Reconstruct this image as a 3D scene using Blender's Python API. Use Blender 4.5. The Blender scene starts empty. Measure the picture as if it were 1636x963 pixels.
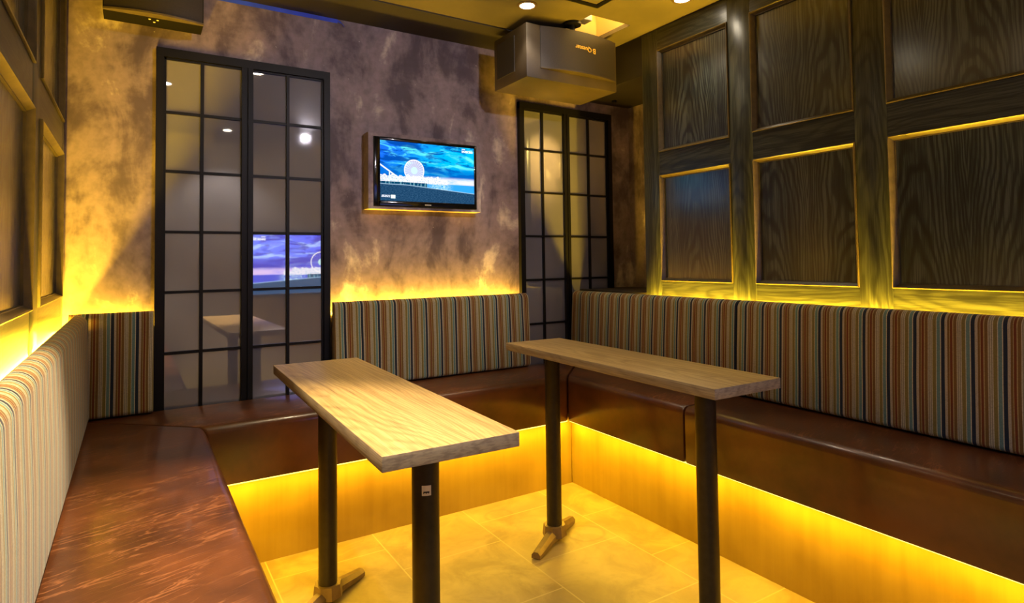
import bpy, bmesh, math, random
from mathutils import Matrix, Vector
random.seed(7)
SC = bpy.context.scene
COL = SC.collection
PI = math.pi

# ------------------------------------------------------------------ helpers
def lin(r, g, b):
    f = lambda c: (c / 255) / 12.92 if c / 255 <= .04045 else (((c / 255) + .055) / 1.055) ** 2.4
    return (f(r), f(g), f(b), 1)

class E:
    """A shader value with arithmetic."""
    def __init__(s, nt, k): s.nt, s.k = nt, k
    def _m(s, op, *a, clamp=False):
        n = s.nt.nodes.new('ShaderNodeMath'); n.operation = op; n.use_clamp = clamp
        for i, v in enumerate((s,) + a):
            if isinstance(v, E): s.nt.links.new(v.k, n.inputs[i])
            else: n.inputs[i].default_value = v
        return E(s.nt, n.outputs[0])
    def __add__(s, o): return s._m('ADD', o)
    def __radd__(s, o): return s._m('ADD', o)
    def __sub__(s, o): return s._m('SUBTRACT', o)
    def __rsub__(s, o): return (s * -1)._m('ADD', o)
    def __mul__(s, o): return s._m('MULTIPLY', o)
    def __rmul__(s, o): return s._m('MULTIPLY', o)
    def __truediv__(s, o): return s._m('DIVIDE', o)
    def sin(s): return s._m('SINE')
    def abs(s): return s._m('ABSOLUTE')
    def fract(s): return s._m('FRACT')
    def floor(s): return s._m('FLOOR')
    def sqrt(s): return s._m('SQRT')
    def pow(s, p): return s._m('POWER', p)
    def gt(s, o): return s._m('GREATER_THAN', o)
    def lt(s, o): return s._m('LESS_THAN', o)
    def max(s, o): return s._m('MAXIMUM', o)
    def min(s, o): return s._m('MINIMUM', o)
    def clamp(s): return s._m('ADD', 0.0, clamp=True)
    def ramp(s, a, b):
        n = s.nt.nodes.new('ShaderNodeMapRange'); n.interpolation_type = 'SMOOTHSTEP'
        s.nt.links.new(s.k, n.inputs[0]); n.inputs[1].default_value = a; n.inputs[2].default_value = b
        return E(s.nt, n.outputs[0])

class M:
    """Material builder."""
    def __init__(s, name):
        s.m = bpy.data.materials.new(name); s.m.use_nodes = True
        s.nt = s.m.node_tree
        s.b = s.nt.nodes['Principled BSDF']; s.out = s.nt.nodes['Material Output']
    def new(s, t): return s.nt.nodes.new(t)
    def xyz(s, src='world'):
        if src == 'world':
            v = s.new('ShaderNodeNewGeometry').outputs['Position']
        elif src == 'uv':
            v = s.new('ShaderNodeTexCoord').outputs['UV']
        else:
            v = s.new('ShaderNodeTexCoord').outputs['Object']
        n = s.new('ShaderNodeSeparateXYZ'); s.nt.links.new(v, n.inputs[0])
        return [E(s.nt, n.outputs[i]) for i in range(3)]
    def rnd(s): return E(s.nt, s.new('ShaderNodeObjectInfo').outputs['Random'])
    def noise(s, x, y, z, scale=1, detail=3, rough=.5, dist=0):
        c = s.new('ShaderNodeCombineXYZ')
        for i, v in enumerate((x, y, z)):
            if isinstance(v, E): s.nt.links.new(v.k, c.inputs[i])
            else: c.inputs[i].default_value = v
        n = s.new('ShaderNodeTexNoise'); n.inputs['Scale'].default_value = scale
        n.inputs['Detail'].default_value = detail; n.inputs['Roughness'].default_value = rough
        n.inputs['Distortion'].default_value = dist
        s.nt.links.new(c.outputs[0], n.inputs['Vector'])
        return E(s.nt, n.outputs[0])
    def mix(s, f, a, b):
        n = s.new('ShaderNodeMix'); n.data_type = 'RGBA'
        for v, i in ((f, n.inputs[0]), (a, n.inputs[6]), (b, n.inputs[7])):
            if isinstance(v, E): s.nt.links.new(v.k, i)
            elif hasattr(v, 'is_linked'): s.nt.links.new(v, i)
            else: i.default_value = v
        return n.outputs[2]
    def bands(s, f, stops):
        n = s.new('ShaderNodeValToRGB'); n.color_ramp.interpolation = 'CONSTANT'
        cr = n.color_ramp
        while len(cr.elements) > 1: cr.elements.remove(cr.elements[-1])
        cr.elements[0].position = stops[0][0]; cr.elements[0].color = stops[0][1]
        for p, c in stops[1:]:
            e = cr.elements.new(p); e.color = c
        s.nt.links.new(f.k, n.inputs[0])
        return n.outputs[0]
    def color(s, c):
        if hasattr(c, 'is_linked'): s.nt.links.new(c, s.b.inputs['Base Color'])
        else: s.b.inputs['Base Color'].default_value = c
    def set(s, **k):
        for n, v in k.items():
            i = s.b.inputs[{'rough': 'Roughness', 'metal': 'Metallic', 'spec': 'Specular IOR Level', 'coat': 'Coat Weight', 'coat_rough': 'Coat Roughness', 'ior': 'IOR', 'sheen': 'Sheen Weight'}[n]]
            if isinstance(v, E): s.nt.links.new(v.k, i)
            else: i.default_value = v
    def bump(s, h, strength=.2, dist=.002):
        n = s.new('ShaderNodeBump'); n.inputs['Strength'].default_value = strength; n.inputs['Distance'].default_value = dist
        s.nt.links.new(h.k, n.inputs['Height']); s.nt.links.new(n.outputs[0], s.b.inputs['Normal'])
    def emit(s, c, strength):
        e = s.new('ShaderNodeEmission')
        if hasattr(c, 'is_linked'): s.nt.links.new(c, e.inputs[0])
        else: e.inputs[0].default_value = c
        e.inputs[1].default_value = strength
        s.nt.links.new(e.outputs[0], s.out.inputs[0])

def plain(name, c, rough=.5, metal=0, spec=.5, noise=0):
    m = M(name)
    if noise:
        x, y, z = m.xyz()
        n = m.noise(x, y, z, noise, 4)
        d = tuple(v * .7 for v in c[:3]) + (1,)
        m.color(m.mix(n.ramp(.3, .7), d, c))
    else: m.color(c)
    m.set(rough=rough, metal=metal, spec=spec)
    return m.m

# ------------------------------------------------------------------ materials
def mat_plaster():
    m = M('plaster'); x, y, z = m.xyz()
    big = m.noise(x, y, z, 2.6, 6, .64, .5)
    streak = m.noise(x * 1.0, y, z * .45, 6.5, 5, .6, .4)
    fine = m.noise(x, y, z, 30, 4, .6)
    f = (big * .5 + streak * .5)
    c = m.mix(f.ramp(.40, .53), lin(84, 72, 82), lin(140, 124, 130))
    c = m.mix(f.ramp(.54, .635), c, lin(214, 198, 184))
    c = m.mix((fine.ramp(.35, .75)) * .3, c, lin(70, 58, 58))
    speck = m.noise(x, y, z, 55, 1, .5)
    c = m.mix(speck.ramp(.78, .82) * .6, c, lin(210, 205, 200))
    m.color(c); m.set(rough=.55, spec=.35)
    m.bump(big * .5 + fine * .5, .15, .003)
    return m.m

def mat_wood(name, dark, mid, light, u, v, rough=.35, scale=1.0, spec=.5, width=.30, contrast=1.0, coat=0):
    """Stained oak: u = axis across the grain, v = axis along it."""
    m = M(name); P = m.xyz(); r = m.rnd()
    U = P[u] * scale + r * 3.7; V = P[v] * scale + r * 5.1
    W = P[3 - u - v] * scale
    warp = m.noise(U * 1.6, V * .5, W, 3.2, 3, .5)
    k = ((U / width).fract() - .5).abs() * width
    ring = k * k * 110 + V * 1.5 + warp * 2.4 + W * 8
    s = (ring * 24).sin() * .5 + .5
    straight = m.noise(U * 60, V * 1.4, W * 20, 1, 3, .6)
    fib = m.noise(U * 330, V * 9, W * 60, 1, 2, .6)
    g = s.pow(2.5) * (.5 * contrast) + straight.ramp(.3, .7) * .38 + fib.ramp(.35, .75) * .34
    c = m.mix(g.ramp(.1, .55), light, mid)
    c = m.mix(g.ramp(.5, 1.0), c, dark)
    m.color(c); m.set(rough=rough, spec=spec)
    if coat:
        m.set(coat=coat, coat_rough=.2); m.b.inputs['Coat IOR'].default_value = 1.75
    m.bump(g * -1, .15, .001)
    return m.m

def mat_stripes():
    m = M('striped_fabric'); x, y, z = m.xyz('object')
    P = .077
    wob = m.noise(x, y, z, 3, 1) * .006
    t = ((x + wob) / P).fract()
    navy, cream, teal = lin(24, 38, 54), lin(196, 188, 154), lin(100, 132, 124)
    olive, beige, ochre = lin(128, 114, 58), lin(144, 136, 110), lin(118, 88, 40)
    rust, pink, sand = lin(112, 56, 24), lin(172, 160, 132), lin(168, 146, 92)
    c = m.bands(t, [(0, navy), (.085, cream), (.115, teal), (.235, cream), (.26, olive), (.385, cream), (.41, beige), (.455, cream), (.475, beige), (.525, cream),
                    (.55, ochre), (.655, sand), (.69, rust), (.77, sand), (.795, ochre), (.865, pink), (.955, navy)])
    weave = m.noise(x * 260, y * 260, z * 420, 1, 2)
    c = m.mix(weave.ramp(.3, .8) * .35, c, lin(70, 56, 40))
    m.color(c); m.set(rough=.85, spec=.2, sheen=.15)
    m.bump(weave + (t * 2 * PI * 8).sin() * .2, .25, .001)
    return m.m

def mat_leather():
    m = M('brown_leather'); x, y, z = m.xyz()
    big = m.noise(x, y, z, 4.5, 5, .6)
    a = x * .94 + y * .30; b = y * .94 - x * .30        # creases run mostly along x, a little aslant
    cr = m.noise(a * 7, b * 46, z * 30, 1, 3, .6, .6)
    line = (1 - ((cr - .5).abs() * 30).clamp())
    patch = m.noise(a * 3, b * 7, z * 3, 2.2, 3)
    nz = m.new('ShaderNodeSeparateXYZ'); m.nt.links.new(m.new('ShaderNodeNewGeometry').outputs['Normal'], nz.inputs[0])
    flat = E(m.nt, nz.outputs[2]).ramp(.75, .98)
    line2 = (line * patch.ramp(.42, .62)) * flat
    c = m.mix(big.ramp(.3, .7), lin(66, 37, 19), lin(102, 58, 28))
    c = m.mix(line2 * .5, c, lin(170, 112, 72))
    m.color(c)
    m.set(rough=(big * .12 + .28), spec=.5, coat=.35, coat_rough=.14)
    pebble = m.noise(x, y, z, 190, 2)
    m.bump(pebble * .5 + line * flat * .6, .18, .001)
    return m.m

def mat_kick():
    m = M('kick_laminate'); x, y, z = m.xyz()
    s = m.noise(x * 26, y * 26, z * 1.2, 1, 4, .6)
    d = m.noise(x, y, z, 3.2, 4)
    c = m.mix(s.ramp(.3, .7) * .28 + d.ramp(.35, .7) * .72, lin(150, 124, 50), lin(124, 98, 34))
    m.color(c); m.set(rough=.42, spec=.4)
    return m.m

def mat_tiles():
    m = M('stone_tiles'); x, y, z = m.xyz()
    T = .405
    cx = ((x + .915 + 4.05) / T); ci = cx.floor()
    off = (ci * .5).fract() * .9
    cy = ((y + .87 + 4.05) / T + off)
    ux, uy = cx.fract(), cy.fract()
    ex = (ux.min(1 - ux)).min(uy.min(1 - uy))
    grout = 1 - ex.ramp(.003, .0085)
    tid = m.noise(ci * 3.7, cy.floor() * 5.3, 0, 1, 0)
    n = m.noise(x, y, z, 5.5, 6, .6, .8); f = m.noise(x, y, z, 34, 4)
    c = m.mix(n.ramp(.32, .68), lin(158, 139, 90), lin(126, 109, 68))
    c = m.mix(f.ramp(.5, .8) * .3, c, lin(112, 100, 78))
    c = m.mix(tid.ramp(.3, .7) * .35, c, lin(132, 122, 100))
    # two dried ring-shaped spill marks
    for (sx, sy, r) in ((-.60, -.78, .075), (-.80, -.44, .06)):
        d = ((x - sx) * (x - sx) + (y - sy) * (y - sy) * 1.3).sqrt() + (n - .5) * .03
        c = m.mix((1 - (d - r).abs().ramp(.0, .014)) * .35, c, lin(106, 92, 64))
    c = m.mix(grout * .8, c, lin(168, 153, 114))
    m.color(c); m.set(rough=(n * .2 + .34), spec=.45)
    m.bump(f * .4 - grout * .5, .15, .001)
    return m.m

def mat_glass():
    """Back-painted satin glass: grey body under a mirror-like face."""
    m = M('frosted_glass'); x, y, z = m.xyz()
    n = m.noise(x, y, z, 2.2, 3)
    m.color(m.mix(n.ramp(.3, .7), lin(104, 105, 116), lin(114, 114, 122))); m.set(rough=.5, spec=.2)
    g = m.new('ShaderNodeBsdfGlossy'); g.inputs['Roughness'].default_value = .02; g.inputs[0].default_value = (.95, .95, 1, 1)
    fr = m.new('ShaderNodeFresnel'); fr.inputs[0].default_value = 1.5
    f = (E(m.nt, fr.outputs[0]) * .8 + .26).clamp()
    mx = m.new('ShaderNodeMixShader')
    m.nt.links.new(f.k, mx.inputs[0]); m.nt.links.new(m.b.outputs[0], mx.inputs[1]); m.nt.links.new(g.outputs[0], mx.inputs[2])
    m.nt.links.new(mx.outputs[0], m.out.inputs[0])
    return m.m

def mat_screen(name, sunset, strength):
    """Television picture: pier with a big wheel on a beach under a cloudy sky."""
    m = M(name); u, v, _ = m.xyz('uv')
    cl = m.noise(u * 1.6 + v * .8, v * 3.4, 0, 2.6, 5, .6, .7)
    cl2 = m.noise(u * 2.2 + 7, v * 5, 3, 2.2, 5, .62, .5)
    if sunset: top, mid, dk, br, hz, sea = (.10, .10, .95, 1), (.16, .22, 1, 1), (.05, .04, .42, 1), (.45, .62, 1, 1), (.75, .55, .85, 1), (.06, .08, .62, 1)
    else: top, mid, dk, br, hz, sea = (.01, .16, .95, 1), (.0, .50, .95, 1), (.0, .06, .36, 1), (.12, .85, .90, 1), (.80, .80, .95, 1), (.03, .36, .85, 1)
    c = m.mix((u * .9 + (1 - v) * .5).ramp(.1, .8), top, mid)
    c = m.mix(cl.ramp(.48, .64), c, br)
    c = m.mix(cl2.ramp(.46, .6) * .9, c, dk)
    band = (1 - (v - .50).abs().ramp(.03, .16)) * .75
    c = m.mix(band, c, (.0, .13, .55, 1) if not sunset else (.06, .05, .5, 1))
    hb = (1 - (v - .375).abs().ramp(.02, .09)) * (cl2.ramp(.3, .55) * .5 + .5)
    c = m.mix(hb * u.ramp(.25, .6), c, hz)
    # sea and lit water
    c = m.mix(v.lt(.325), c, sea)
    glit = m.noise(u * 40, v * 120, 0, 1, 2).ramp(.45, .6) * (1 - (u - .62).abs().ramp(.04, .16))
    c = m.mix(v.lt(.32) * glit, c, (.6, .9, .9, 1))
    # pier deck, buildings, lights
    sky = m.noise(u * 30, 3.3, 0, 1, 2) * .10 + .335 + (u.lt(.62)) * .05
    pier = (v.lt(sky) * v.gt(.315) * u.lt(.70))
    c = m.mix(pier * .9, c, (.95, .88, .9, 1))
    dots = m.noise(u * 70, v * 70, 1, 1, 2)
    c = m.mix(pier * dots.ramp(.5, .62) * .7, c, (.1, .45, .6, 1))
    under = v.lt(.325) * v.gt(.25) * u.lt(.48)
    piles = m.noise(u * 60, v * 6, 2, 1, 2)
    c = m.mix(under, c, (.0, .05, .13, 1)); c = m.mix(under * piles.ramp(.5, .6) * .55, c, (.25, .55, .6, 1))
    # big wheel
    du, dv = (u - .345) * 1.78, v - .53
    d = (du * du + dv * dv).sqrt()
    at = du._m('ARCTAN2', dv)
    spoke = (at * 12).sin().abs().ramp(.15, .75)
    c = m.mix(d.lt(.185) * ((.16 if sunset else .8) - spoke * .3).max(0), c, (.92, .86, .95, 1))
    c = m.mix(d.lt(.06) * .8, c, (.6, .95, .8, 1))
    c = m.mix((1 - (d - .178).abs().ramp(.002, .012)), c, (1, .94, .9, 1))
    # coaster track sloping down to the deck
    ln = (v - (.60 - u * 1.12)).abs()
    c = m.mix((1 - ln.ramp(.008, .02)) * u.lt(.2), c, (.85, .92, 1, 1))
    c = m.mix((1 - (u - .095).abs().ramp(.004, .008)) * v.lt(.5) * v.gt(.33), c, (.7, .85, 1, 1))
    # beach
    sand = m.noise(u * 60, v * 90, 4, 1, 3)
    edge = .285 - u * .13 + (u.ramp(.0, .3)) * .03
    beach = v.lt(edge)
    c = m.mix(beach, c, (.008, .045, .11, 1)); c = m.mix(beach * sand.ramp(.42, .7) * .7, c, (.045, .13, .25, 1))
    c = m.mix((1 - (v - edge).abs().ramp(.002, .012)) * .5, c, (.5, .75, .95, 1))
    # small white caption and icon
    def rect(a, b, p, q): return u.gt(a) * u.lt(b) * v.gt(p) * v.lt(q)
    txt = m.noise(u * 130, v * 60, 9, 1, 1).ramp(.42, .5)
    c = m.mix(rect(.86, .985, .905, .945) * txt, c, (1, 1, 1, 1))
    c = m.mix(rect(.86, .90, .955, .975) * .8, c, (.8, .85, 1, 1))
    c = m.mix(rect(.015, .10, .06, .10) * txt * .8, c, (.85, .9, 1, 1))
    c = m.mix(rect(.108, .152, .045, .105), c, (.8, .95, .9, 1))
    m.emit(c, strength)
    return m.m

W_DARK, W_MID, W_LIGHT = lin(11, 15, 15), lin(30, 37, 37), lin(74, 82, 74)
PLASTER = mat_plaster()
PANEL_R = mat_wood('panel_oak', W_DARK, W_MID, W_LIGHT, 1, 2, .35, coat=1.0)
STILE_R = mat_wood('stile_oak', lin(22, 24, 21), lin(43, 46, 40), lin(70, 74, 62), 1, 2, .32, width=.3, contrast=.6)
RAIL_R = mat_wood('rail_oak', lin(22, 24, 21), lin(43, 46, 40), lin(70, 74, 62), 2, 1, .32, width=.3, contrast=.5)
TABLE = mat_wood('table_oak', lin(120, 98, 60), lin(158, 132, 84), lin(182, 156, 104), 0, 1, .42, 1, .35, .34, contrast=.55)
TABLE_END = mat_wood('table_edge_oak', lin(92, 80, 66), lin(130, 116, 98), lin(156, 142, 118), 2, 1, .5, 1, .3, contrast=.3)
MOULD = plain('moulding_oak', lin(84, 74, 52), .38, noise=40)
FABRIC = mat_stripes(); LEATHER = mat_leather(); KICK = mat_kick(); TILES = mat_tiles(); GLASS = mat_glass()
CEIL = plain('ceiling_paint', lin(98, 89, 70), .75, noise=3)
DARKPAINT = plain('dark_brown_paint', lin(42, 36, 28), .6, noise=5)
FRAME = plain('black_steel', lin(11, 10, 11), .45, spec=.2)
METAL = plain('bronze_black_metal', lin(46, 40, 32), .42, .4, noise=60)
CAST = plain('cast_base_metal', lin(120, 100, 76), .42, .4, noise=30)
SPK = plain('speaker_vinyl', lin(60, 50, 37), .5, noise=8)
SPKD = plain('dark_speaker_vinyl', lin(17, 15, 12), .8, spec=.1)
GRILLE = plain('speaker_grille', lin(40, 35, 34), .55, noise=200)
GOLD = plain('gold_lettering', lin(226, 190, 96), .35)
BEZEL = plain('gloss_black_plastic', lin(10, 10, 12), .12)
TAPE = plain('blue_masking_tape', lin(40, 74, 230), .55, noise=12)
PAPER = plain('white_sticker', lin(214, 208, 190), .6)
INK = plain('black_print', lin(24, 24, 22), .6)
CREAM = plain('cream_board', lin(236, 214, 160), .7)
BLUEBOX = plain('blue_grey_plastic', lin(92, 92, 130), .5)
FRONTW = plain('grey_wall_paint', lin(186, 180, 174), .7, noise=2)
SEAM = plain('seam_shadow_gap', lin(30, 20, 15), .8)
def emis(name, c, s):
    m = M(name); m.emit(c, s); return m.m
LEDC = (1.0, .575, .024, 1)
LED = emis('led_strip_glow', (1.0, .74, .12, 1), 3)
LAMP = emis('lamp_glow', (1.0, .86, .62, 1), 60)

# ------------------------------------------------------------------ mesh helpers
def bm_new(): return bmesh.new()
def box(bm, x0, x1, y0, y1, z0, z1, bev=0, seg=2):
    r = bmesh.ops.create_cube(bm, size=1)
    vs = r['verts']
    for v in vs:
        v.co = Vector(((x0 + x1) / 2 + v.co.x * (x1 - x0), (y0 + y1) / 2 + v.co.y * (y1 - y0), (z0 + z1) / 2 + v.co.z * (z1 - z0)))
    if bev:
        es = list({e for v in vs for e in v.link_edges})
        bmesh.ops.bevel(bm, geom=es, offset=bev, segments=seg, affect='EDGES', profile=.5)
    return bm
def cyl(bm, p, q, r, r2=None, n=32, cap=True):
    p, q = Vector(p), Vector(q); d = q - p
    mat = Matrix.Translation((p + q) / 2) @ d.to_track_quat('Z', 'Y').to_matrix().to_4x4()
    bmesh.ops.create_cone(bm, cap_ends=cap, segments=n, radius1=r, radius2=r if r2 is None else r2, depth=d.length, matrix=mat)
    return bm
def prism(bm, poly, z0, z1):
    a = [bm.verts.new((x, y, z0)) for x, y in poly]; b = [bm.verts.new((x, y, z1)) for x, y in poly]
    n = len(poly); fs = [bm.faces.new(a[::-1]), bm.faces.new(b)]
    for i in range(n): fs.append(bm.faces.new((a[i], a[(i + 1) % n], b[(i + 1) % n], b[i])))
    bmesh.ops.recalc_face_normals(bm, faces=fs)
    return a, b
def extrude_profile(bm, prof, x0, x1, nseg=1):
    """Closed (y, z) profile extruded along x."""
    rings = []
    for k in range(nseg + 1):
        x = x0 + (x1 - x0) * k / nseg
        rings.append([bm.verts.new((x, y, z)) for y, z in prof])
    n = len(prof); fs = []
    for k in range(nseg):
        for i in range(n): fs.append(bm.faces.new((rings[k][i], rings[k][(i + 1) % n], rings[k + 1][(i + 1) % n], rings[k + 1][i])))
    fs.append(bm.faces.new(rings[0])); fs.append(bm.faces.new(rings[-1]))
    bmesh.ops.recalc_face_normals(bm, faces=fs)
    return rings
def obj(name, bm, mat, parent=None, smooth=False, base=None, kind=None, **props):
    """Links the bmesh (in world coordinates) as one object; origin at `base`, or at its parent's origin."""
    off = Vector(base) if base else (parent_world(parent) if parent else Vector((0, 0, 0)))
    bm.transform(Matrix.Translation(-off))
    me = bpy.data.meshes.new(name); bm.to_mesh(me); bm.free()
    if smooth:
        for p in me.polygons: p.use_smooth = True
        try: me.set_sharp_from_angle(angle=math.radians(38))
        except Exception: pass
    me.materials.append(mat)
    o = bpy.data.objects.new(name, me); COL.objects.link(o)
    if parent:
        o.parent = parent; o.location = off - parent_world(parent)
    else: o.location = off
    if kind: o['kind'] = kind
    for k, v in props.items(): o[k] = v
    return o
def parent_world(p):
    w = Vector((0, 0, 0))
    while p: w += p.location; p = p.parent
    return w
def empty(name, loc, kind=None, **props):
    o = bpy.data.objects.new(name, None); COL.objects.link(o); o.location = loc; o.empty_display_size = .05
    if kind: o['kind'] = kind
    for k, v in props.items(): o[k] = v
    return o
def sbox(name, mat, parent, *a, bev=0, seg=2, **k):
    return obj(name, box(bm_new(), *a, bev=bev, seg=seg), mat, parent, smooth=bev > 0, **k)

# ------------------------------------------------------------------ room dimensions (metres; right panelling x=0, window wall y=0)
XL, YF, H = -2.36, -3.12, 2.205
XREC, YREC, ZSOF = .40, -.534, 2.005      # recess beside the second window

# floor and walls
sbox('floor', TILES, None, -2.5, .6, -3.3, .1, -.06, 0, kind='structure')
sbox('wall_back', PLASTER, None, -2.46, .52, 0, .10, 0, H, kind='structure')
sbox('wall_left', PLASTER, None, -2.46, -2.388, YF, 0, 0, H, kind='structure')
bm = box(bm_new(), .028, XREC + .1, YF, YREC, 0, H)
obj('wall_right', bm, PLASTER, None, kind='structure')
sbox('wall_right_recess', PLASTER, None, XREC, XREC + .1, YREC, 0, 0, H, kind='structure')
sbox('wall_front', FRONTW, None, -2.46, .5, YF - .1, YF, 0, H, kind='structure')
# ceiling with a square opening near the corner
hx0, hx1, hy0, hy1 = -.385, -.145, -.61, -.36
bm = bm_new()
for (a, b, c, d) in ((-2.46, hx0, -3.22, .1), (hx1, .52, -3.22, .1), (hx0, hx1, -3.22, hy0), (hx0, hx1, hy1, .1)):
    box(bm, a, b, c, d, H, H + .02)
obj('ceiling', bm, CEIL, None, kind='structure')
bm = bm_new()
for (a, b, c, d, e, f) in ((hx0 - .01, hx0, hy0, hy1, H + .02, H + .14), (hx1, hx1 + .01, hy0, hy1, H + .02, H + .14), (hx0 - .01, hx1 + .01, hy0 - .01, hy0, H + .02, H + .14),
                           (hx0 - .01, hx1 + .01, hy1, hy1 + .01, H + .02, H + .14), (hx0 - .01, hx1 + .01, hy0 - .01, hy1 + .01, H + .14, H + .15)):
    box(bm, a, b, c, d, e, f)
op = empty('ceiling_opening', ((hx0 + hx1) / 2, (hy0 + hy1) / 2, H + .15), label='bright cream-lined square opening in the ceiling above the bulky speaker', category='ceiling opening')
obj('lining', bm, CREAM, op)
sbox('junction_box', BLUEBOX, op, -.375, -.285, -.50, -.44, H + .03, H + .10, bev=.004, label='blue-grey junction box')
# dark painted strip of ceiling along the window wall, boxed soffit over the recess, ledge in the recess
sbox('trim_1', DARKPAINT, None, -2.36, 0, -.275, 0, H - .006, H, kind='structure')
sbox('trim_2', DARKPAINT, None, .0, XREC, YREC, 0, ZSOF, H, kind='structure')
sbox('trim_3', DARKPAINT, None, .0, XREC, YREC, 0, 0, .925, kind='structure')

# ------------------------------------------------------------------ windows
def window(name, x0, x1, xm0, xm1, mun, label):
    w = empty(name, ((x0 + x1) / 2, 0, .46), kind='structure', label=label)
    zb, zt, fw, d = .46, 1.941, .034, .026
    bm = bm_new()
    box(bm, x0, x0 + fw * .8, -d, 0, zb, zt); box(bm, x1 - fw * .8, x1, -d, 0, zb, zt)
    box(bm, x0, x1, -d - .001, 0, zt - fw, zt); box(bm, x0, x1, -d, 0, zb, zb + .05)
    # stepped inner lip
    box(bm, x0 + fw * .8, x0 + fw * .8 + .008, -d * .6, 0, zb, zt - fw); box(bm, x1 - fw * .8 - .008, x1 - fw * .8, -d * .6, 0, zb, zt - fw)
    box(bm, x0 + .02, x1 - .02, -d * .6, 0, zt - fw - .008, zt - fw)
    obj('window_frame', bm, FRAME, w)
    bm = bm_new(); xm = (xm0 + xm1) / 2
    box(bm, xm0, xm - .002, -d, 0, zb, zt - fw); box(bm, xm + .002, xm1, -d, 0, zb, zt - fw); box(bm, xm - .004, xm + .004, -d + .008, 0, zb, zt - fw)
    obj('meeting_stile', bm, FRAME, w)
    bm = bm_new()
    for xx in mun: box(bm, xx - .0062, xx + .0062, -.018, -.001, zb, zt - fw)
    for z in (.515, .750, .986, 1.221, 1.459, 1.691):
        box(bm, x0 + .02, xm0, -.016, -.001, z - .0055, z + .0055); box(bm, xm1, x1 - .02, -.016, -.001, z - .0055, z + .0055)
    obj('muntin', bm, FRAME, w)
    sbox('pane', GLASS, w, x0 + .02, x1 - .02, -.007, -.001, zb + .02, zt - .02)
    return w
window('window_1', -2.075, -1.406, -1.768, -1.724, (-1.914, -1.584), 'tall black-framed frosted window left of the television')
window('window_2', -.402, .241, -.108, -.070, (-.250, .072), 'tall black-framed frosted window in the far corner')

# ------------------------------------------------------------------ panelled walls
def panelling(name, xf, sgn, cols, y_end, y_start, ztop, label):
    """Frame-and-panel joinery whose face is at xf, its wall on the side sgn."""
    t = empty(name, (xf, y_end, .30), label=label, category='wall panelling')
    back = xf + sgn * .027
    def X(a, b): return (min(a, b), max(a, b))
    rows = ((.985, 1.4925), (1.603, 2.10))
    edges = [y_start] + [v for c in cols for v in c] + [y_end]      # from the corner towards the camera
    for i in range(0, len(edges), 2):
        a, b = sorted((edges[i], edges[i + 1]))
        sbox('stile', STILE_R, t, *X(xf, back), a, b, .30, ztop, bev=.0012)
    for (c0, c1) in cols:
        a, b = sorted((c0, c1))
        for (z0, z1) in ((.30, rows[0][0]), (rows[0][1], rows[1][0]), (rows[1][1], ztop)):
            sbox('rail', RAIL_R, t, *X(xf + sgn * .0006, back), a, b, z0, z1)
        for (z0, z1) in rows:
            sbox('panel_board', PANEL_R, t, *X(xf + sgn * .017, back), a, b, z0, z1)
            bm = bm_new()
            # mitred moulding: bead, slope, small step
            prof = [(0, xf), (0, xf - sgn * .006), (.003, xf - sgn * .007), (.006, xf - sgn * .003), (.014, xf + sgn * .010), (.0165, xf + sgn * .010), (.0165, xf + sgn * .018)]
            rings = []
            for (d, px) in prof:
                rings.append([bm.verts.new((px, y, z)) for (y, z) in ((a + d, z0 + d), (b - d, z0 + d), (b - d, z1 - d), (a + d, z1 - d))])
            for k in range(len(rings) - 1):
                for i in range(4): bm.faces.new((rings[k][i], rings[k][(i + 1) % 4], rings[k + 1][(i + 1) % 4], rings[k + 1][i]))
            for i in range(4): bm.faces.new((rings[-1][i], rings[-1][(i + 1) % 4], rings[0][(i + 1) % 4], rings[0][i]))
            bmesh.ops.recalc_face_normals(bm, faces=bm.faces[:])
            obj('moulding', bm, MOULD, t)
    return t
panelling('wall_panelling', 0, 1, ((-.639, -1.045), (-1.157, -1.569), (-1.678, -2.30), (-2.41, -2.98)), YF + .01, YREC, H - .002, 'dark stained oak panelling above the long bench by the higher table')
panelling('wall_panelling', XL, -1, ((-.075, -.675), (-.82, -1.42), (-1.54, -2.14)), YF + .01, -.002, H - .002, 'golden-lit oak panelling above the striped backrest beside the first window')

# ------------------------------------------------------------------ benches
ZS, ZB = .54, .329
YBF, XRF, XLF = -.398, -.392, -1.93        # front faces of the cushions
def cushion(poly, front, label, group, rnd=None):
    """Cushion with a rounded front top edge; front = index pairs of polygon edges facing the room."""
    bm = bm_new(); a, b = prism(bm, poly, ZB, ZS)
    bm.edges.ensure_lookup_table()
    def E_(p, q): return next(e for e in p.link_edges if q in e.verts)
    n = len(poly)
    big = [E_(b[i], b[(i + 1) % n]) for i in front]
    if rnd is not None: big.append(E_(a[rnd], b[rnd]))
    bmesh.ops.bevel(bm, geom=big, offset=.03, segments=6, affect='EDGES', profile=.5)
    sm = [e for e in bm.edges if e.calc_face_angle(0) > .6]
    bmesh.ops.bevel(bm, geom=sm, offset=.008, segments=2, affect='EDGES', profile=.5)
    cx = sum(p[0] for p in poly) / n; cy = sum(p[1] for p in poly) / n
    return obj('seat_cushion', bm, LEATHER, None, smooth=True, base=(cx, cy, ZB), label=label, category='seat cushion', group=group)
G = 'leather seat cushions of the wraparound bench'
g = .002
cushion([(-2.345, -.012), (XLF, YBF - .004), (XLF, -2.30), (-2.345, -2.30)], [1], 'worn red-brown leather seat cushion below the golden-lit panelling', G, rnd=1)
cushion([(-2.319, -.031), (XLF + .004, YBF), (XRF - .004, YBF), (-.038, -.031)], [1], 'brown leather seat cushion running under both windows', G)
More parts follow.
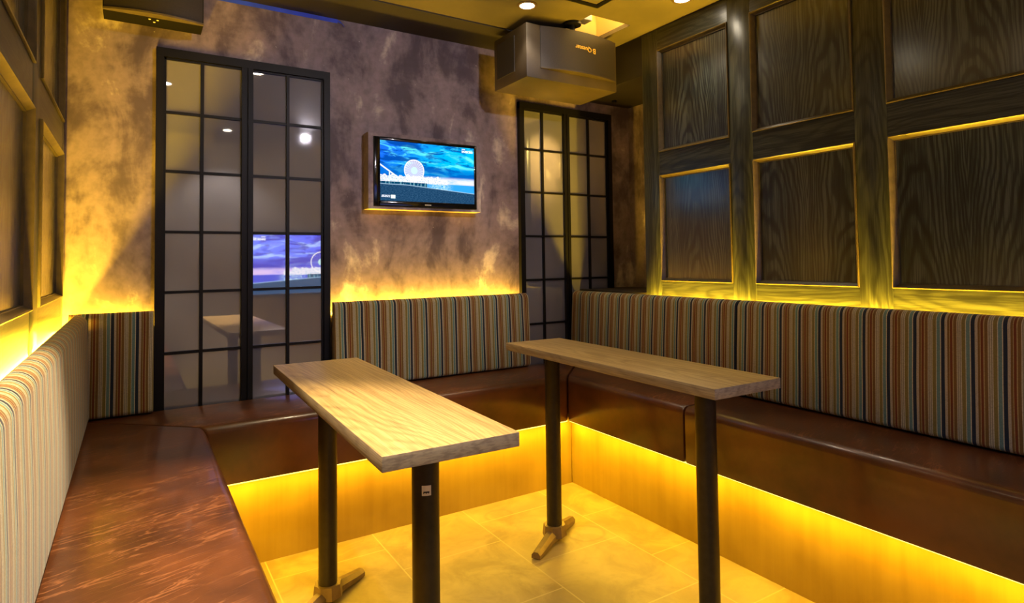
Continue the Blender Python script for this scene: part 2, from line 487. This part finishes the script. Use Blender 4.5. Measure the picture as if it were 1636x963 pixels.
cushion([(-.03, -.034), (XRF, YBF - .003), (XRF, -1.110), (-.03, -1.110)], [1], 'dark brown leather seat cushion in the far corner beside the window', G)
cushion([(-.03, -1.116), (XRF, -1.116), (XRF, -2.75), (-.03, -2.75)], [1], 'long dark brown leather seat cushion behind the near end of the higher table', G)

O = .0865
def base_box(name, label, x0, x1, y0, y1):
    t = empty(name, ((x0 + x1) / 2, (y0 + y1) / 2, 0), label=label, category='bench base', group='glowing kick boards below the bench')
    return t
for lab, (x0, x1, y0, y1), strip in (
    ('yellow-lit kick board box below the red-brown cushion', (-2.345, XLF - O, -2.30, -.02), (XLF - O + .055, XLF - O + .065, -2.28, -.40)),
    ('yellow-lit kick board box facing the room under both windows', (XLF - O + .004, XRF + O - .004, YBF + O, -.03), (-1.94, XRF + O - .075, YBF + O - .065, YBF + O - .055)),
    ('yellow-lit kick board box along the dark panelled side', (XRF + O, -.03, -2.75, -.03), (XRF + O - .065, XRF + O - .055, -2.73, YBF + O - .07))):
    t = base_box('bench_base', lab, x0, x1, y0, y1)
    sbox('kick_board', KICK, t, x0, x1, y0, y1, 0, ZB - .001)
    sbox('led_strip', LED, t, *strip, ZB - .008, ZB - .002, label='glowing yellow light strip')

# backrests: profile in (y out of the wall, z)
def arc(cx, cz, r, a0, a1, n=6):
    return [(cx + r * math.cos(math.radians(a0 + (a1 - a0) * i / n)), cz + r * math.sin(math.radians(a0 + (a1 - a0) * i / n))) for i in range(n + 1)]
def backrest(length, loc, rot, label, tb=.085, tt=.070, back=.036, r=.03):
    prof = [(back, .545)] + arc(tb - .016, .545 + .016, .016, -90, 4, 4) + [((tb + tt) / 2 + .003, .73)] + arc(tt - r + .002, .92 - r, r, 4, 90, 7) + [(back + .006, .92)] + arc(back + .006, .914, .006, 90, 180, 2)
    bm = bm_new(); rings = extrude_profile(bm, prof, -length / 2, length / 2, 1)
    caps = [f for f in bm.faces if len(f.verts) > 4]
    es = list({e for f in caps for e in f.edges})
    bmesh.ops.bevel(bm, geom=es, offset=.008, segments=3, affect='EDGES', profile=.5)
    for v in bm.verts: v.co.z -= .545
    o = obj('backrest_cushion', bm, FABRIC, None, smooth=True, label=label, category='backrest cushion', group='striped backrest cushions')
    o.location = (loc[0], loc[1], .545); o.rotation_euler = (0, 0, rot)
    return o
# window wall pieces (face -y): rot pi turns local +y to -y
backrest(.262, (-2.0765 - .131, -.0, 0), PI, 'short striped backrest between the corner and the first window')
backrest(1.016, ((-1.404 - .388) / 2, 0, 0), PI, 'striped backrest below the television')
# left wall (faces +x): local +y -> +x  => rot -90
backrest(2.20, (XL, -.089 - 1.10, 0), -PI / 2, 'striped backrest along the golden-lit panelling', .088, .078, .040, .031)
# right wall (faces -x): local +y -> -x => rot +90
backrest(1.085, (0, -.03 - .5425, 0), PI / 2, 'striped backrest in the far corner partly over the second window', .095, .075)
backrest(1.62, (0, -1.118 - .81, 0), PI / 2, 'long striped backrest below the widest dark panels', .095, .075)

# light strips behind the backrests (thin channels with a glowing face)
def strip(label, x0, x1, y0, y1, z):
    t = empty('led_strip', ((x0 + x1) / 2, (y0 + y1) / 2, z), label=label, category='light strip', group='hidden light strips behind the backrests')
    sbox('batten', STILE_R, t, x0, x1, y0, y1, 0, z)
    i = .002
    sbox('diffuser', LED, t, x0 + i, x1 - i, y0 + i, y1 - i, z, z + .002)
ZL = .855
strip('glowing yellow light strip along the golden-lit panelling behind the backrest', XL + .003, XL + .014, -2.25, -.022, ZL)
strip('glowing yellow light strip behind the short backrest by the first window', -2.33, -2.085, -.018, -.006, ZL)
strip('glowing yellow light strip behind the backrest below the television', -1.395, -.41, -.018, -.006, ZL)
strip('glowing yellow light strip along the dark panelled side behind the backrests', -.016, -.004, -2.70, YREC - .01, ZL)

# ------------------------------------------------------------------ tables
def table(cx, cy, w, l, rot, z, legs, label, foot_angle, tag_leg, tag_ang):
    t = empty('pedestal_table', (cx, cy, 0), label=label, category='table', group='narrow two-legged oak tables')
    th = .029
    R = Matrix.Translation((cx, cy, 0)) @ Matrix.Rotation(rot, 4, 'Z')
    bm = box(bm_new(), -w / 2, w / 2, -l / 2, l / 2, z - th, z, bev=.0018); bm.transform(R)
    top = obj('tabletop', bm, TABLE, t, smooth=True)
    top.data.materials.append(TABLE_END)
    for p in top.data.polygons:
        if abs(p.normal.z) < .5: p.material_index = 1
    for k, (lx, ly) in enumerate(legs):
        bm = cyl(bm_new(), (lx, ly, .045), (lx, ly, z - th - .004), .0295, n=40)
        leg = obj('leg', bm, METAL, t, smooth=True)
        bm = cyl(bm_new(), (lx, ly, z - th - .008), (lx, ly, z - th), .075, n=8)
        obj('top_plate', bm, METAL, t)
        # cast foot: octagonal collar and two ridged arms
        bm = bm_new()
        cyl(bm, (lx, ly, .022), (lx, ly, .062), .048, .043, n=8)
        for s in (0, 1):
            a = foot_angle + s * PI
            L = .175
            M_ = Matrix.Translation((lx, ly, 0)) @ Matrix.Rotation(a, 4, 'Z')
            secs = [(.02, .024, .050, .012), (.06, .021, .046, .012), (L - .03, .019, .030, .004), (L, .0175, .026, .003)]
            rings = []
            for (x, hw, ht, zb) in secs:
                rings.append([bm.verts.new(M_ @ Vector(c)) for c in ((x, -hw, zb), (x, -hw, zb + (ht - zb) * .55), (x, -hw * .45, ht), (x, hw * .45, ht), (x, hw, zb + (ht - zb) * .55), (x, hw, zb))])
            fs = []
            for q in range(len(rings) - 1):
                for i in range(6): fs.append(bm.faces.new((rings[q][i], rings[q][(i + 1) % 6], rings[q + 1][(i + 1) % 6], rings[q + 1][i])))
            fs.append(bm.faces.new(rings[0])); fs.append(bm.faces.new(rings[-1]))
            bmesh.ops.recalc_face_normals(bm, faces=fs)
        foot = obj('foot', bm, CAST, t)
        for s in (0, 1):
            bm = bm_new()
            a = foot_angle + s * PI
            e = Vector((lx + .155 * math.cos(a), ly + .155 * math.sin(a), 0))
            cyl(bm, e, e + Vector((0, 0, .006)), .013, n=16)
            obj('glide', bm, INK, foot)
        if k == tag_leg:
            bm = bm_new(); r = .0301; h = .0105; zc = .614 if tag_leg == 1 else .668
            ang = [tag_ang - .33 + .66 * i / 6 for i in range(7)]
            lo = [bm.verts.new((lx + r * math.cos(a), ly + r * math.sin(a), zc - h)) for a in ang]
            hi = [bm.verts.new((lx + r * math.cos(a), ly + r * math.sin(a), zc + h)) for a in ang]
            for i in range(6): bm.faces.new((lo[i], lo[i + 1], hi[i + 1], hi[i]))
            st = obj('sticker', bm, PAPER, leg, label='small square white sticker')
            bm = bm_new(); r = .0304
            def patch(a0, a1, z0, z1):
                pts = [a0 + (a1 - a0) * i / 4 for i in range(5)]
                lo = [bm.verts.new((lx + r * math.cos(a), ly + r * math.sin(a), z0)) for a in pts]
                hi = [bm.verts.new((lx + r * math.cos(a), ly + r * math.sin(a), z1)) for a in pts]
                for i in range(4): bm.faces.new((lo[i], lo[i + 1], hi[i + 1], hi[i]))
            patch(tag_ang - .22, tag_ang + .2, zc - .0045, zc - .0015)
            for q in (-.2, -.02, .14): patch(tag_ang + q - .03, tag_ang + q + .04, zc - .006, zc - .0045)
            if tag_leg == 1: obj('printed_mark', bm, INK, leg)
            else: bm.free()
    return t
table(-1.616, -1.129, .283, 1.12, math.radians(-1.36), .754, ((-1.602, -.705), (-1.607, -1.50)), 'narrow pale oak table standing beside the worn red-brown cushion', math.radians(36), 1, math.radians(-110))
table(-.727, -1.130, .268, 1.07, math.radians(-1.2), .757, ((-.737, -.757), (-.750, -1.525)), 'narrow grey oak table standing along the dark panelled side', math.radians(31), 0, math.radians(-15))

# ------------------------------------------------------------------ television in its plastered box
def screen_quad(x0, x1, y, z0, z1, flip=False):
    bm = bm_new(); uvl = bm.loops.layers.uv.new('UVMap')
    pts = [(x0, z0, 0, 0), (x1, z0, 1, 0), (x1, z1, 1, 1), (x0, z1, 0, 1)]
    vs = [bm.verts.new((p[0], y, p[1])) for p in pts]
    f = bm.faces.new(vs)
    for l, p in zip(f.loops, pts): l[uvl].uv = (1 - p[2] if flip else p[2], p[3])
    return bm
tb = empty('television_housing', (-.955, 0, 1.335), label='plastered box projecting from the wall around the lit television', category='television housing')
bm = bm_new()
D = -.066
box(bm, -1.246, -1.223, D, 0, 1.335, 1.685); box(bm, -.690, -.667, D, 0, 1.335, 1.685)
box(bm, -1.223, -.690, D, 0, 1.335, 1.347); box(bm, -1.223, -.690, D, 0, 1.668, 1.685); box(bm, -1.223, -.690, -.01, 0, 1.347, 1.668)
obj('surround', bm, PLASTER, tb)
tv = empty('television', (-.956, -.05, 1.348), label='small lit television showing a pier with a big wheel', category='television')
bm = bm_new()
box(bm, -1.2215, -.6915, -.064, -.012, 1.3485, 1.6665, bev=.004)
obj('casing', bm, BEZEL, tv, smooth=True)
bm = bm_new()
box(bm, -1.2215, -1.191, -.070, -.062, 1.3485, 1.6665, bev=.002); box(bm, -.704, -.6915, -.070, -.062, 1.3485, 1.6665, bev=.002)
box(bm, -1.20, -.70, -.070, -.062, 1.3485, 1.3745, bev=.002); box(bm, -1.20, -.70, -.070, -.062, 1.6525, 1.6665, bev=.002)
obj('bezel', bm, BEZEL, tv, smooth=True)
obj('screen', screen_quad(-1.192, -.703, -.0655, 1.3735, 1.6535), mat_screen('screen_picture', False, 1.15), tv)
sbox('maker_mark', PAPER, tv, -.972, -.940, -.0712, -.0700, 1.3585, 1.3625, label='small pale mark below the screen')
# set on the opposite wall (seen mirrored in the first window)
tv2 = empty('wall_television', (-.80, YF + .06, .80), label='big lit television on the opposite wall mirrored in the first window', category='television')
sbox('casing', BEZEL, tv2, -1.30, -.305, YF + .02, YF + .08, .785, 1.365, bev=.006)
obj('screen', screen_quad(-1.28, -.325, YF + .082, .815, 1.345, flip=True), mat_screen('sunset_picture', True, 3.2), tv2)
sbox('wall_mount', FRAME, tv2, -.95, -.65, YF, YF + .03, .95, 1.2)

# ------------------------------------------------------------------ loudspeakers
def bowed(x0, x1, yb, yf, bow, n=16):
    """Plan outline with a bowed front (front = towards -y)."""
    pts = [(x1, yb), (x0, yb)]
    for i in range(n + 1):
        t = i / n; pts.append((x0 + (x1 - x0) * t, yf - bow * (1 - (2 * t - 1) ** 2)))
    return pts
# big speaker hung from the ceiling near the second window
sx0, sx1, sb, sf, z0, z1 = -.652, -.120, -.19, -.478, 1.917, 2.166
sp = empty('loudspeaker', ((sx0 + sx1) / 2, (sb + sf) / 2, z0), label='big dark loudspeaker hung upside down over the second window', category='loudspeaker', group='loudspeakers')
sbox('cabinet', SPK, sp, sx0, sx1, sf, sb, z0, z1, bev=.004)
bm = bm_new(); prism(bm, bowed(sx0 + .075, sx1 - .012, sf + .004, sf - .004, .034), z0 + .055, z1 - .004)
gr = obj('grille', bm, GRILLE, sp, smooth=True)
bm = bm_new(); prism(bm, bowed(sx0 + .073, sx1 - .010, sf + .004, sf - .006, .035), z0 + .049, z0 + .055)
obj('lip', bm, SPK, gr)
bm = bm_new(); box(bm, sx0 - .003, sx0 + .001, sf + .10, sb - .03, z0 + .05, z1 - .03, bev=.001)
obj('side_port', bm, GRILLE, sp)
bm = bm_new(); cyl(bm, (-.40, -.49, z1), (-.40, -.49, H), .013, n=20); cyl(bm, (-.40, -.49, H - .012), (-.40, -.49, H), .042, n=24); box(bm, -.43, -.37, -.47, -.36, z1 - .001, z1 + .012)
obj('ceiling_mount', bm, FRAME, sp, smooth=True)
def lettering(body, size, loc, rot, mat, parent, name='lettering'):
    cu = bpy.data.curves.new(name, 'FONT'); cu.body = body; cu.size = size; cu.extrude = .0006; cu.align_x = 'LEFT'; cu.align_y = 'CENTER'
    tmp = bpy.data.objects.new(name, cu); COL.objects.link(tmp)
    dg = bpy.context.evaluated_depsgraph_get()
    me = bpy.data.meshes.new_from_object(tmp.evaluated_get(dg)); bpy.data.objects.remove(tmp)
    me.materials.clear(); me.materials.append(mat)
    o = bpy.data.objects.new(name, me); COL.objects.link(o)
    o.parent = parent; o.location = Vector(loc) - parent_world(parent); o.rotation_euler = rot
    return o
# the text faces -y and stands on its head: it starts at its right-hand end and runs left
yb_ = sf - .040
lettering('Quester', .030, (-.310, yb_ - .002, z0 + .165), (PI / 2, PI, math.radians(4)), GOLD, gr)
lettering('B', .036, (-.281, yb_ + .002, z0 + .165), (PI / 2, PI, math.radians(6)), GOLD, gr, 'lettering')
# smaller bow-fronted speaker above the first window
sp2 = empty('loudspeaker', (-2.083, -.07, 2.0), label='black bow-fronted loudspeaker fixed above the first window', category='loudspeaker', group='loudspeakers')
bm = bm_new(); a, b = prism(bm, bowed(-2.243, -1.925, -.068, -.178, .028), 2.0, 2.19)
obj('cabinet', bm, SPKD, sp2, smooth=True)
bm = bm_new(); prism(bm, bowed(-2.240, -1.928, -.17, -.180, .028), 2.0055, 2.188)
obj('grille', bm, GRILLE, sp2, smooth=True)
bm = bm_new(); prism(bm, bowed(-2.243, -1.925, -.175, -.187, .029), 1.998, 2.005)
obj('lip', bm, MOULD, sp2, smooth=True)
bm = bm_new()
for (x, y) in ((-2.10, -.15), (-2.075, -.15), (-2.085, -.125)): cyl(bm, (x, y, 1.9985), (x, y, 2.0005), .004, n=12)
obj('screw_head', bm, PAPER, sp2)
bm = bm_new(); box(bm, -2.12, -2.05, -.07, 0, 2.06, 2.15, bev=.003); obj('wall_bracket', bm, FRAME, sp2)

# ------------------------------------------------------------------ ceiling fittings
def downlight(x, y, label, power, ang=110, tint=(1, .86, .66), blend=.6, aim=None):
    t = empty('downlight', (x, y, H), label=label, category='ceiling light', group='recessed ceiling downlights')
    bm = bm_new(); N = 28
    prof = [(.044, H), (.044, H - .004), (.034, H - .006), (.030, H - .002)]
    rings = [[bm.verts.new((x + r * math.cos(2 * PI * i / N), y + r * math.sin(2 * PI * i / N), z)) for i in range(N)] for r, z in prof]
    for k in range(len(rings) - 1):
        for i in range(N): bm.faces.new((rings[k][i], rings[k][(i + 1) % N], rings[k + 1][(i + 1) % N], rings[k + 1][i]))
    obj('trim_ring', bm, CAST, t, smooth=True)
    bm = cyl(bm_new(), (x, y, H - .004), (x, y, H - .001), .031, n=28); obj('lens', bm, LAMP, t)
    L = bpy.data.lights.new('downlight_lamp', 'SPOT'); L.energy = power; L.color = tint; L.spot_size = math.radians(ang); L.spot_blend = blend; L.shadow_soft_size = .022
    lo = bpy.data.objects.new('downlight_lamp', L); COL.objects.link(lo); lo.location = (x, y, H - .03)
    if aim: lo.rotation_euler = (Vector(aim) - lo.location).to_track_quat('-Z', 'Y').to_euler()
    return t
PW = 40
for x, y, lab, p, a, tint in ((-.696, -.553, 'glaring recessed ceiling downlight next to the bulky speaker', PW * .25, 100, (1, .86, .66)),
                     (-.156, -.942, 'recessed ceiling downlight close above the dark panelling', PW * .16, 90, (1, .86, .66)),
                     (-1.538, -1.039, 'recessed ceiling downlight above the pale oak table', PW * 1.0, 80, (1, .78, .48)),
                     (-1.987, -1.525, 'recessed ceiling downlight above the worn red-brown cushion', PW * 6.4, 54, (1, .74, .42)),
                     (-1.961, -2.320, 'recessed ceiling downlight at the room end of the golden-lit panelling', PW * 1.6, 76, (1, .86, .66)),
                     (-1.489, -2.792, 'recessed ceiling downlight in front of the opposite wall', PW * .65, 110, (1, .92, .9)),
                     (-.882, -2.695, 'recessed ceiling downlight above the big opposite television', PW * 1.6, 52, (1, .90, .98))):
    downlight(x, y, lab, p, a, tint, aim=(-1.15, 0, 1.5) if 'big opposite' in lab else None)
ht = empty('ceiling_hatch', (-.565, -.84, H), label='dark-framed square hatch in the ceiling beside the glaring downlight', category='ceiling hatch')
bm = bm_new()
for (a, b, c, d) in ((-.715, -.415, -.715, -.69), (-.715, -.415, -.99, -.965), (-.715, -.69, -.965, -.715), (-.44, -.415, -.965, -.715)): box(bm, a, b, c, d, H - .006, H)
obj('hatch_frame', bm, FRAME, ht)
sbox('hatch_panel', CEIL, ht, -.69, -.44, -.965, -.715, H - .002, H)
# blue tape along the top of the window wall, one end peeling off
bm = bm_new()
box(bm, -2.00, -1.365, -.0012, -.0002, 2.180, 2.1985)
pts = [(-1.365, -.0008, 2.1895), (-1.352, -.006, 2.186), (-1.345, -.011, 2.178), (-1.341, -.013, 2.168)]
rows = [[bm.verts.new((x - h * .5, y, z + h * .6)) for h in (-.011, .011)] for x, y, z in pts]
for i in range(3): bm.faces.new((rows[i][0], rows[i][1], rows[i + 1][1], rows[i + 1][0]))
obj('masking_tape', bm, TAPE, None, base=(-1.7, 0, 2.18), label='blue masking tape along the wall top with a peeling end', category='tape')

# ------------------------------------------------------------------ light
def area(name, loc, sx, sy, rot, power, col=LEDC[:3], spread=180):
    L = bpy.data.lights.new(name, 'AREA'); L.shape = 'RECTANGLE'; L.size = sx; L.size_y = sy; L.energy = power; L.color = col; L.spread = math.radians(spread)
    o = bpy.data.objects.new(name, L); COL.objects.link(o); o.location = loc; o.rotation_euler = rot
    return o
UP = PI
K = 27      # watts per metre behind the backrests
Z = ZL + .004
area('strip_light_left', (XL + .010, -1.13, Z), .012, 2.24, (UP, 0, 0), K * 1.15 * 2.24)
area('strip_light_corner', (-2.2075, -.012, Z), .245, .012, (UP, 0, 0), K * .245)
area('strip_light_television', (-.9025, -.012, Z), .985, .012, (UP, 0, 0), K * .985)
area('strip_light_right', (-.010, -1.62, Z), .012, 2.15, (UP, 0, 0), K * 1.7 * 2.15)
KB = 7.0     # watts per metre under the seats
zk = ZB - .010
area('strip_light_kick_left', (XLF - O + .060, -1.34, zk), .010, 1.88, (0, 0, 0), KB * 1.88)
area('strip_light_kick_back', ((-1.99 + XRF + O) / 2, YBF + O - .060, zk), 1.60, .010, (0, 0, 0), KB * 1.66)
area('strip_light_kick_right', (XRF + O - .060, -1.53, zk), .010, 2.38, (0, 0, 0), KB * 2.38)
# warm spot in the recess, aimed at the side of the panelling
L = bpy.data.lights.new('recess_lamp', 'SPOT'); L.energy = 110; L.color = (1, .70, .18); L.spot_size = math.radians(52); L.spot_blend = 1; L.shadow_soft_size = .02
o = bpy.data.objects.new('recess_lamp', L); COL.objects.link(o); o.location = (.20, -.10, ZSOF - .02)
o.rotation_euler = (Vector((.13, YREC, 1.72)) - o.location).to_track_quat('-Z', 'Y').to_euler()
rl = empty('ceiling_spotlight', (.20, -.10, ZSOF), label='tiny spot lamp under the soffit in the recess', category='ceiling light')
bm = cyl(bm_new(), (.20, -.10, ZSOF - .012), (.20, -.10, ZSOF), .014, n=16); obj('lamp_head', bm, FRAME, rl)
# glow inside the ceiling opening
area('opening_lamp', ((hx0 + hx1) / 2, hy0 + .012, H + .09), .2, .05, (PI / 2, 0, PI), 2.5, (1, .80, .40))
w = bpy.data.worlds.new('room_world'); SC.world = w; w.use_nodes = True
w.node_tree.nodes['Background'].inputs[0].default_value = (.5, .45, .4, 1); w.node_tree.nodes['Background'].inputs[1].default_value = .02

# ------------------------------------------------------------------ camera
cam = bpy.data.cameras.new('camera'); cam.sensor_width = 36; cam.sensor_fit = 'HORIZONTAL'
cam.lens = 968.46 / 1636 * 36; cam.shift_x = 0; cam.shift_y = -(481.5 - 379.88) / 1636
cam.clip_start = .02
co = bpy.data.objects.new('camera', cam); COL.objects.link(co)
r = Vector((.8484363, -.52914496, -.01270669)); u = Vector((-.00809397, -.03697436, .99928344)); f = Vector((.52923561, .84772549, .03565328))
co.matrix_world = Matrix(((r.x, u.x, -f.x, -2.143), (r.y, u.y, -f.y, -2.7222), (r.z, u.z, -f.z, 1.097), (0, 0, 0, 1)))
SC.camera = co
SC.view_settings.view_transform = 'Standard'; SC.view_settings.look = 'None'; SC.view_settings.gamma = 1; SC.view_settings.use_curve_mapping = False
SC.view_settings.exposure = 0.12
try:
    SC.cycles.use_denoising = True; SC.cycles.max_bounces = 10; SC.cycles.diffuse_bounces = 5; SC.cycles.sample_clamp_indirect = 6
except Exception: pass
